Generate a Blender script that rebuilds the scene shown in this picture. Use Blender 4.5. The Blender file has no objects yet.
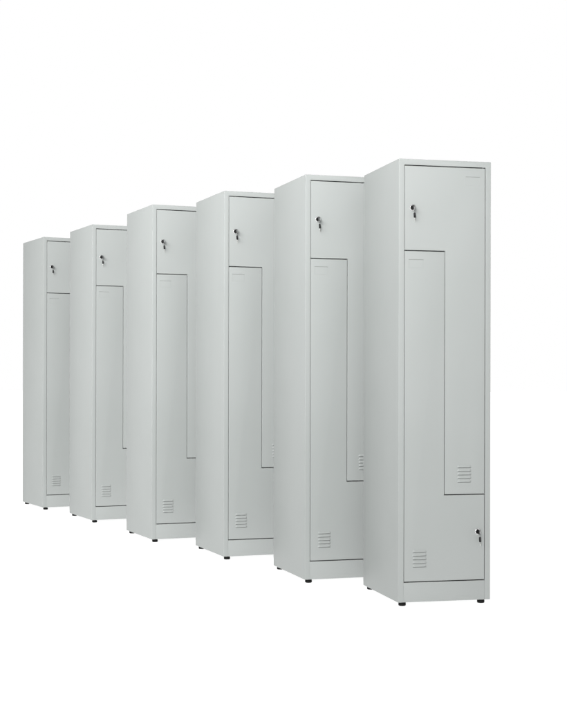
import bpy, bmesh, math
from mathutils import Vector, Matrix
S = bpy.context.scene
COL = S.collection
H, W, D = 1.83, 0.404, 0.5007
FOOT = 0.0165

# ------------------------------------------------------------- materials
def mat(name, base, rough=.5, metal=0.0, spec=.5):
    m = bpy.data.materials.new(name); m.use_nodes = True
    b = m.node_tree.nodes['Principled BSDF']
    b.inputs['Base Color'].default_value = (*base, 1)
    b.inputs['Roughness'].default_value = rough
    b.inputs['Metallic'].default_value = metal
    b.inputs['Specular IOR Level'].default_value = spec
    return m, m.node_tree, b
def noise(nt, scale, detail=3, coord='Object'):
    tc = nt.nodes.new('ShaderNodeTexCoord'); n = nt.nodes.new('ShaderNodeTexNoise')
    n.inputs['Scale'].default_value = scale; n.inputs['Detail'].default_value = detail
    nt.links.new(tc.outputs[coord], n.inputs['Vector']); return n

paint, nt, b = mat('grey_powder_coat', (.33, .34, .335), .5, 0, .2)
n1 = noise(nt, 2.2, 2); r = nt.nodes.new('ShaderNodeValToRGB')
PA = (.266, .280, .273); PB = (.274, .287, .281)
r.color_ramp.elements[0].position = .35; r.color_ramp.elements[0].color = (*PA, 1)
r.color_ramp.elements[1].position = .65; r.color_ramp.elements[1].color = (*PB, 1)
nt.links.new(n1.outputs['Fac'], r.inputs['Fac']); nt.links.new(r.outputs['Color'], b.inputs['Base Color'])
n2 = noise(nt, 520, 2); n3 = noise(nt, 5, 2)
bp = nt.nodes.new('ShaderNodeBump'); bp.inputs['Strength'].default_value = .12; bp.inputs['Distance'].default_value = .0006
bp2 = nt.nodes.new('ShaderNodeBump'); bp2.inputs['Strength'].default_value = .12; bp2.inputs['Distance'].default_value = .01
nt.links.new(n2.outputs['Fac'], bp.inputs['Height']); nt.links.new(n3.outputs['Fac'], bp2.inputs['Height'])
nt.links.new(bp2.outputs['Normal'], bp.inputs['Normal']); nt.links.new(bp.outputs['Normal'], b.inputs['Normal'])

rubber, nt, b = mat('black_rubber', (.006, .006, .006), .6, 0, .12)
n = noise(nt, 300); bp = nt.nodes.new('ShaderNodeBump'); bp.inputs['Strength'].default_value = .1
nt.links.new(n.outputs['Fac'], bp.inputs['Height']); nt.links.new(bp.outputs['Normal'], b.inputs['Normal'])
plastic, nt, b = mat('black_plastic', (.006, .0065, .0065), .4, 0, .15)
n = noise(nt, 400); bp = nt.nodes.new('ShaderNodeBump'); bp.inputs['Strength'].default_value = .08
nt.links.new(n.outputs['Fac'], bp.inputs['Height']); nt.links.new(bp.outputs['Normal'], b.inputs['Normal'])
chrome, nt, b = mat('chrome', (.82, .82, .82), .15, 1)
n = noise(nt, 200); mr = nt.nodes.new('ShaderNodeMapRange')
mr.inputs['To Min'].default_value = .1; mr.inputs['To Max'].default_value = .22
nt.links.new(n.outputs['Fac'], mr.inputs['Value']); nt.links.new(mr.outputs['Result'], b.inputs['Roughness'])
nickel, nt, b = mat('worn_nickel', (.42, .42, .40), .38, 1)
n = noise(nt, 150); bp = nt.nodes.new('ShaderNodeBump'); bp.inputs['Strength'].default_value = .15
nt.links.new(n.outputs['Fac'], bp.inputs['Height']); nt.links.new(bp.outputs['Normal'], b.inputs['Normal'])
dark, nt, b = mat('dark_steel', (.04, .042, .04), .5, .6)
n = noise(nt, 200); bp = nt.nodes.new('ShaderNodeBump'); bp.inputs['Strength'].default_value = .05
nt.links.new(n.outputs['Fac'], bp.inputs['Height']); nt.links.new(bp.outputs['Normal'], b.inputs['Normal'])
slot, nt, b = mat('slot_shade', (.07, .075, .07), .6, 0, .2)  # dark tone standing in for shade inside the label slot
n = noise(nt, 60); mr = nt.nodes.new('ShaderNodeMapRange')
mr.inputs['To Min'].default_value = .5; mr.inputs['To Max'].default_value = .7
nt.links.new(n.outputs['Fac'], mr.inputs['Value']); nt.links.new(mr.outputs['Result'], b.inputs['Roughness'])
# white floor; glow added to keep it pure white and fill contact shadows
white_floor, nt, b = mat('glowing_white_floor', (.45, .45, .45), .7, 0, .1)
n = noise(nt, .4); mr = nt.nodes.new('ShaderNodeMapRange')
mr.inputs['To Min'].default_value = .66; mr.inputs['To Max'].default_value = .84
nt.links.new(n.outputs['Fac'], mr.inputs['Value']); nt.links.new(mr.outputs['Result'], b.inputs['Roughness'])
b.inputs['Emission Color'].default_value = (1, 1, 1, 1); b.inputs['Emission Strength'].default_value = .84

# ------------------------------------------------------------- helpers
def finish(bm, name, mats, parent=None, ang=35):
    bmesh.ops.recalc_face_normals(bm, faces=bm.faces)
    for f in bm.faces: f.smooth = True
    for e in bm.edges:
        if len(e.link_faces) == 2 and e.calc_face_angle(0) > math.radians(ang): e.smooth = False
    me = bpy.data.meshes.new(name); bm.to_mesh(me); bm.free()
    for m in (mats if isinstance(mats, (list, tuple)) else [mats]): me.materials.append(m)
    o = bpy.data.objects.new(name, me); COL.objects.link(o)
    if parent: o.parent = parent
    return o
def box(bm, lo, hi, bev=0, seg=2, mi=0):
    v = [bm.verts.new((x, y, z)) for x in (lo[0], hi[0]) for y in (lo[1], hi[1]) for z in (lo[2], hi[2])]
    fs = [bm.faces.new([v[i] for i in q]) for q in ((0,1,3,2),(4,6,7,5),(0,4,5,1),(2,3,7,6),(0,2,6,4),(1,5,7,3))]
    for f in fs: f.material_index = mi
    bmesh.ops.recalc_face_normals(bm, faces=fs)
    if bev:
        es = list({e for f in fs for e in f.edges})
        bmesh.ops.bevel(bm, geom=es, offset=bev, segments=seg, profile=.5, affect='EDGES', clamp_overlap=True)
def prism(bm, pts, y0, y1, bev=0, seg=2, mi=0):
    """polygon in x,z extruded along y"""
    a = [bm.verts.new((x, y0, z)) for x, z in pts]; c = [bm.verts.new((x, y1, z)) for x, z in pts]
    n = len(pts); fs = [bm.faces.new(a), bm.faces.new(c[::-1])]
    for i in range(n): fs.append(bm.faces.new((a[i], a[(i+1) % n], c[(i+1) % n], c[i])))
    for f in fs: f.material_index = mi
    bmesh.ops.recalc_face_normals(bm, faces=fs)
    if bev:
        es = list(fs[0].edges)
        bmesh.ops.bevel(bm, geom=es, offset=bev, segments=seg, profile=.5, affect='EDGES')
def lathe(bm, prof, origin, axis='z', n=32, mi=0):
    """prof: list of (radius, t) along the axis; closed at both ends"""
    rings = []
    for r_, t in prof:
        ring = []
        for k in range(n):
            a = 2*math.pi*k/n; c, s = r_*math.cos(a), r_*math.sin(a)
            p = (c, s, t) if axis == 'z' else (c, -t, s)
            ring.append(bm.verts.new((p[0]+origin[0], p[1]+origin[1], p[2]+origin[2])))
        rings.append(ring)
    fs = []
    for A, B in zip(rings, rings[1:]):
        for k in range(n): fs.append(bm.faces.new((A[k], A[(k+1) % n], B[(k+1) % n], B[k])))
    fs.append(bm.faces.new(rings[0])); fs.append(bm.faces.new(rings[-1]))
    for f in fs: f.material_index = mi
def torus(bm, c, R, r_, rot, n=28, m=10, mi=0):
    vs = []
    for i in range(n):
        a = 2*math.pi*i/n; row = []
        for j in range(m):
            p = 2*math.pi*j/m
            v = Vector(((R+r_*math.cos(p))*math.cos(a), r_*math.sin(p), (R+r_*math.cos(p))*math.sin(a)))
            row.append(bm.verts.new(rot @ v + Vector(c)))
        vs.append(row)
    for i in range(n):
        for j in range(m):
            f = bm.faces.new((vs[i][j], vs[(i+1) % n][j], vs[(i+1) % n][(j+1) % m], vs[i][(j+1) % m])); f.material_index = mi
def boolean(o, cutter_bm):
    bmesh.ops.recalc_face_normals(cutter_bm, faces=cutter_bm.faces)
    me = bpy.data.meshes.new('cut'); cutter_bm.to_mesh(me); cutter_bm.free()
    c = bpy.data.objects.new('cut', me); COL.objects.link(c)
    c.matrix_world = o.matrix_world.copy()
    md = o.modifiers.new('b', 'BOOLEAN'); md.object = c; md.operation = 'DIFFERENCE'; md.solver = 'EXACT'
    dg = bpy.context.evaluated_depsgraph_get(); dg.update()
    new = bpy.data.meshes.new_from_object(o.evaluated_get(dg))
    new.name = o.name; o.modifiers.clear(); old = o.data; o.data = new
    bpy.data.meshes.remove(old); bpy.data.objects.remove(c); bpy.data.meshes.remove(me)
def resmooth(o, ang=35):
    bm = bmesh.new(); bm.from_mesh(o.data)
    for f in bm.faces: f.smooth = True
    for e in bm.edges: e.smooth = not (len(e.link_faces) == 2 and e.calc_face_angle(0) > math.radians(ang))
    bm.to_mesh(o.data); bm.free()

# ------------------------------------------------------------- the locker (local: x width, y depth, z up from body bottom;
# geometry is written from the front left corner and moved so that the thing's origin is the middle of its base)
OFF = Matrix.Translation((-W/2, -D/2, FOOT))
UL, UR = .0238, .3801          # opening between the posts
DL, DR = .0262, .3777          # door edges
ZT, ZB, ZS, Z2, US = 1.8038, .0831, 1.4519, .4408, .2010
G, GV = .0021, .0012           # half gaps: level, upright
parts = []

def shell():
    bm = bmesh.new(); box(bm, (0, 0, 0), (W, D, H), .0015, 3)
    o = finish(bm, 'body', paint)
    c = bmesh.new(); box(c, (UL, -.05, -.05), (UR, .022, ZT+G)); boolean(o, c)
    c = bmesh.new(); box(c, (.0015, .0195, .0018), (W-.0015, D-.0015, H-.0015)); boolean(o, c)
    resmooth(o); return o

def louvre_holes(u0, u1, zs):
    c = bmesh.new()
    for z in zs: box(c, (u0+.002, -.02, z-.0014), (u1-.002, .0125, z+.0014))
    return c
def door(poly, vent_u, vent_z):
    bm = bmesh.new(); prism(bm, poly, .0004, .018, .0012, 3)
    o = finish(bm, 'door', paint); boolean(o, louvre_holes(vent_u[0], vent_u[1], vent_z)); resmooth(o); return o

def vent(u0, u1, zs):
    """five pressed louvres: a half-bowl hood, open along its lower lip"""
    bm = bmesh.new(); n, m = 14, 6; hh, pr = .0110, .0031
    for z in zs:
        grid = []
        for i in range(n+1):
            t = i/n; u = u0 + (u1-u0)*t
            e = min(1, min(t, 1-t)/.14); e = math.sqrt(max(0, 1-(1-e)**2))
            row = []
            for j in range(m+1):
                s = j/m                                # 0 at the lip, 1 at the top
                y = .0003 - pr*e*math.cos(s*math.pi/2)
                row.append(bm.verts.new((u, y, z + .0004 + (hh*s)*(.35+.65*e))))
            grid.append(row)
        lipb = [bm.verts.new((g[0].co.x, min(g[0].co.y+.0011, .0016), g[0].co.z)) for g in grid]
        for i in range(n):
            for j in range(m): bm.faces.new((grid[i][j], grid[i+1][j], grid[i+1][j+1], grid[i][j+1]))
            bm.faces.new((grid[i][0], lipb[i], lipb[i+1], grid[i+1][0]))
    return finish(bm, 'vent', paint, ang=50)

def label_holder(u0, z1, w=.0635, h=.036):
    bm = bmesh.new(); u1, z0 = u0+w, z1-h
    # thin pressed frame, open at the top where the card slides in
    box(bm, (u0, .00020, z0), (u0+.0040, .0012, z1-.0012), .00012, 1)
    box(bm, (u1-.0040, .00030, z0), (u1, .0012, z1-.0012), .00012, 1)
    box(bm, (u0+.0040, .00028, z0), (u1-.0040, .0012, z0+.0040), .00012, 1)
    box(bm, (u0+.001, .0003, z1-.0008), (u1-.001, .0012, z1+.0001), 0, 1, 1)     # dark strip painted in for the shaded slot
    box(bm, (u0-.0005, -.0001, z1+.0002), (u1+.0005, .0012, z1+.0022), .0004, 2)
    return finish(bm, 'label_holder', [paint, slot])

def lock(u, z):
    bm = bmesh.new(); o = (u, 0, z)
    lathe(bm, [(.0136, -.001), (.0136, .0010), (.0128, .0032), (.0112, .0044), (.0098, .0044), (.0094, .0034)], o, 'y', 40, 0)
    lathe(bm, [(.0092, .0020), (.0092, .0042), (.0088, .0047), (.0012, .0050)], o, 'y', 32, 1)
    return finish(bm, 'lock', [chrome, plastic])

def key_shape(bm, bow_w, bow_h, th, blade, core=True):
    """flat key in local x,z; bow centred on 0, blade pointing down; thickness on y"""
    pts = []
    for k in range(20):
        a = 2*math.pi*k/20
        c, s = math.cos(a), math.sin(a)
        pts.append((bow_w/2*math.copysign(abs(c)**.7, c), bow_h/2*math.copysign(abs(s)**.7, s)))
    if not core: prism(bm, pts[::-1], -th/2, th/2, .0008, 2, 0)
    else: prism(bm, pts[::-1], .0009, th/2, .0005, 2, 0); prism(bm, pts[::-1], -th/2, -.0009, .0005, 2, 0)
    if core: prism(bm, [(x*1.03, z*1.03) for x, z in pts[::-1]], -.0009, .0009, 0, 1, 1)
    b0 = -bow_h/2+.0008
    bl = [(-.0024, b0), (.0022, b0), (.0022, b0-blade*.9), (.0010, b0-blade), (-.0012, b0-blade),
          (-.0018, b0-blade*.85), (-.0010, b0-blade*.72), (-.0026, b0-blade*.6), (-.0016, b0-blade*.48), (-.0028, b0-blade*.36)]
    prism(bm, bl[::-1], -.0008, .0008, 0, 1, 2)

def key_in_lock(u, z):
    bm = bmesh.new(); key_shape(bm, .0200, .0165, .0060, .006)
    # blade into the lock (+y), the flat of the bow upright
    M = Matrix.Translation((u, -.0175, z)) @ Matrix.Rotation(math.radians(-4), 4, 'Y') @ Matrix(((0,-1,0,0),(0,0,-1,0),(1,0,0,0),(0,0,0,1)))
    bm.transform(M); return finish(bm, 'key', [plastic, chrome, nickel])
def key_hanging(u, z):
    bm = bmesh.new(); key_shape(bm, .0135, .0215, .0052, .016, False)
    M = Matrix.Translation((u+.0045, -.0160, z-.0325)) @ Matrix.Rotation(math.radians(-4), 4, 'Y') @ Matrix.Rotation(math.radians(50), 4, 'Z')
    bm.transform(M); return finish(bm, 'key', [plastic, chrome, nickel])
def key_ring(u, z):
    bm = bmesh.new()
    torus(bm, (u+.002, -.0215, z-.0145), .0100, .0004, Matrix.Rotation(math.radians(62), 3, 'Z'))
    return finish(bm, 'key_ring', dark)
def hinge(u, z, m=None):
    m = m or dark
    bm = bmesh.new(); lathe(bm, [(.0022, -.006), (.0022, .006)], (u, .0045 if m is paint else .008, z), 'z', 16)
    return finish(bm, 'hinge_pin', m)
def foot(u, w):
    bm = bmesh.new()
    lathe(bm, [(.0130, 0), (.0150, .0012), (.0156, .003), (.0156, .0105), (.0150, .0125), (.0120, .0135), (.0060, .0137), (.0060, .03)], (0, 0, 0), 'z', 36)
    o = finish(bm, 'foot', rubber); o.location = (u-W/2, w-D/2, 0); return o

def build():
    root = bpy.data.objects.new('locker', None); COL.objects.link(root)
    def add(o, par=root, shift=True):
        if shift: o.data.transform(OFF)
        o.parent = par; return o
    add(shell())
    bm = bmesh.new(); box(bm, (UL+.0003, .0003, .0003), (UR-.0003, .018, ZB-G), .0008, 2)
    add(finish(bm, 'kick_panel', paint))
    zu = [.493 + .0150*i for i in range(5)]; zl = [.145 + .0152*i for i in range(5)]
    up = [(DL, ZS+G), (US+GV, ZS+G), (US+GV, Z2+G), (DR, Z2+G), (DR, ZT-G), (DL, ZT-G)]
    lo = [(DL, ZB+G), (DR, ZB+G), (DR, Z2-G), (US-GV, Z2-G), (US-GV, ZS-G), (DL, ZS-G)]
    du = add(door(up, (.2575, .319), zu))
    add(vent(.2575, .319, zu), du); add(label_holder(.292, 1.765), du)
    add(lock(.0589, 1.6288), du); add(key_in_lock(.0589, 1.6288), du); add(key_ring(.0589, 1.6288), du); add(key_hanging(.0589, 1.6288), du)
    add(hinge(.3700, ZT, paint), du); add(hinge(.3700, Z2), du)
    dl = add(door(lo, (.0625, .124), zl))
    add(vent(.0625, .124, zl), dl); add(label_holder(.0425, 1.415, .066), dl)
    add(lock(.3484, .2853), dl); add(key_in_lock(.3484, .2853), dl); add(key_ring(.3484, .2853), dl); add(key_hanging(.3484, .2853), dl)
    add(hinge(.0340, ZS), dl); add(hinge(.0340, ZB), dl)
    for u, w in ((.0263, .0261), (.3727, .0261), (.0263, D-.0261), (.3727, D-.0261)):
        add(foot(u, w), root, False)
    return root
def children(o): return [c for c in bpy.data.objects if c.parent == o]
def copy_tree(o, parent=None):
    c = o.copy(); COL.objects.link(c); c.parent = parent
    for ch in children(o): copy_tree(ch, c)
    return c

POSE = [(.4735, 5.7002, .2326, -.0271), (.0976, 6.2462, .2930, -.0133), (-.2979, 6.9182, .3467, .0027),
        (-.7174, 7.5565, .3917, .0132), (-1.1837, 8.5580, .4296, .0141), (-1.6244, 9.3562, .4600, .0166)]
LAB = ['grey steel two-door locker nearest the viewer, its whole front and both keyed locks in view',
       'grey steel locker second from the right, standing directly behind the nearest one',
       'grey steel locker third from the right, its left side and narrow lower door in view',
       'grey steel locker third from the left, partly hidden behind a larger one on its right',
       'grey steel locker second from the left, next to the smallest one',
       'grey steel locker at the far left end, the farthest and smallest of the row']
# floor height: a floor that is barely uneven, nearly level under each locker
def floor_z(x, y):
    num = den = 0
    for (px, py, t, dz) in POSE:
        c, s_ = math.cos(t), math.sin(t); dx, dy = x-px, y-py
        u, v = dx*c+dy*s_, -dx*s_+dy*c
        du = max(-u, 0, u-W); dv = max(-v, 0, v-D)
        wt = 1/(du*du+dv*dv+.0025)**1.5
        num += wt*dz; den += wt
    return num/den - FOOT
proto = build()
roots = [proto] + [copy_tree(proto) for _ in POSE[1:]]
for o, (x, y, t, dz), lab in zip(roots, POSE, LAB):
    c, s = math.cos(t), math.sin(t)
    o.location = (x + c*W/2 - s*D/2, y + s*W/2 + c*D/2, dz-FOOT)
    o.rotation_euler = (0, 0, t)
    o['label'] = lab; o['category'] = 'locker'; o['group'] = 'grey steel lockers standing in a staggered row'
    for f in children(o):                       # levelling feet reach down or up to the floor
        if f.name.startswith('foot'):
            lx, ly = f.location.x, f.location.y
            fz = floor_z(x + c*(lx+W/2) - s*(ly+D/2), y + s*(lx+W/2) + c*(ly+D/2)) - (dz-FOOT)
            f.location.z = fz; f.scale.z = (FOOT-fz)/FOOT

# ------------------------------------------------------------- floor
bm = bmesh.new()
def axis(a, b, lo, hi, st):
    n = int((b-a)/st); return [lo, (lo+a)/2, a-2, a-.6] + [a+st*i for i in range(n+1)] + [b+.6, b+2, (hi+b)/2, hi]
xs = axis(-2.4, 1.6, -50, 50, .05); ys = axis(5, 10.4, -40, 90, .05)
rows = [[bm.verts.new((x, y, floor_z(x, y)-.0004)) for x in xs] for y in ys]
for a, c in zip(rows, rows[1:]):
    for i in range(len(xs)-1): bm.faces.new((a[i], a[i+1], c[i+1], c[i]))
fl = finish(bm, 'floor', white_floor); fl['kind'] = 'structure'

# ------------------------------------------------------------- light
w = bpy.data.worlds.new('World'); S.world = w; w.use_nodes = True
bg = w.node_tree.nodes['Background']; bg.inputs['Color'].default_value = (1, 1, 1, 1); bg.inputs['Strength'].default_value = 1.0
wn = w.node_tree.nodes; wl = w.node_tree.links
tc = wn.new('ShaderNodeTexCoord'); sx = wn.new('ShaderNodeSeparateXYZ'); mr = wn.new('ShaderNodeMapRange')
mr.interpolation_type = 'SMOOTHSTEP'
mr.inputs['From Min'].default_value = .72; mr.inputs['From Max'].default_value = .94
mr.inputs['To Min'].default_value = .6; mr.inputs['To Max'].default_value = 1.0      # white backdrop side; dimming elsewhere added to darken the locker sides
wl.new(tc.outputs['Generated'], sx.inputs[0]); wl.new(sx.outputs['Y'], mr.inputs['Value']); wl.new(mr.outputs['Result'], bg.inputs['Strength'])
def area(name, loc, target, sx, sy, power, col=(1, 1, 1)):
    l = bpy.data.lights.new(name, 'AREA'); l.shape = 'RECTANGLE'; l.size = sx; l.size_y = sy; l.energy = power; l.color = col
    o = bpy.data.objects.new(name, l); COL.objects.link(o); o.location = loc
    d = Vector(target)-Vector(loc); o.rotation_euler = d.to_track_quat('-Z', 'Y').to_euler(); return o
area('key_softbox', (-5, -15.5, 3.2), (-.5, 7.4, 1.3), 5, 4, 2800)
o = area('top_softbox', (-3.3, 2.1, 4.3), (-.8, 7.9, 1.95), 6.0, 1.0, 140); o.data.spread = math.radians(66)

# ------------------------------------------------------------- camera
cam = bpy.data.cameras.new('camera'); co = bpy.data.objects.new('camera', cam); COL.objects.link(co)
cam.sensor_fit = 'HORIZONTAL'; cam.sensor_width = 36; cam.lens = 36*1384.2/567
cam.shift_y = (377.4-354)/567; cam.clip_end = 500
co.location = (0, 0, .9)
co.rotation_euler = (Matrix.Rotation(math.pi/2, 3, 'X') @ Matrix.Rotation(.0022, 3, 'Z')).to_euler()
S.camera = co
S.render.resolution_x = 820; S.render.resolution_y = 1024
S.view_settings.view_transform = 'Standard'; S.view_settings.look = 'None'; S.view_settings.exposure = 0; S.view_settings.gamma = 1
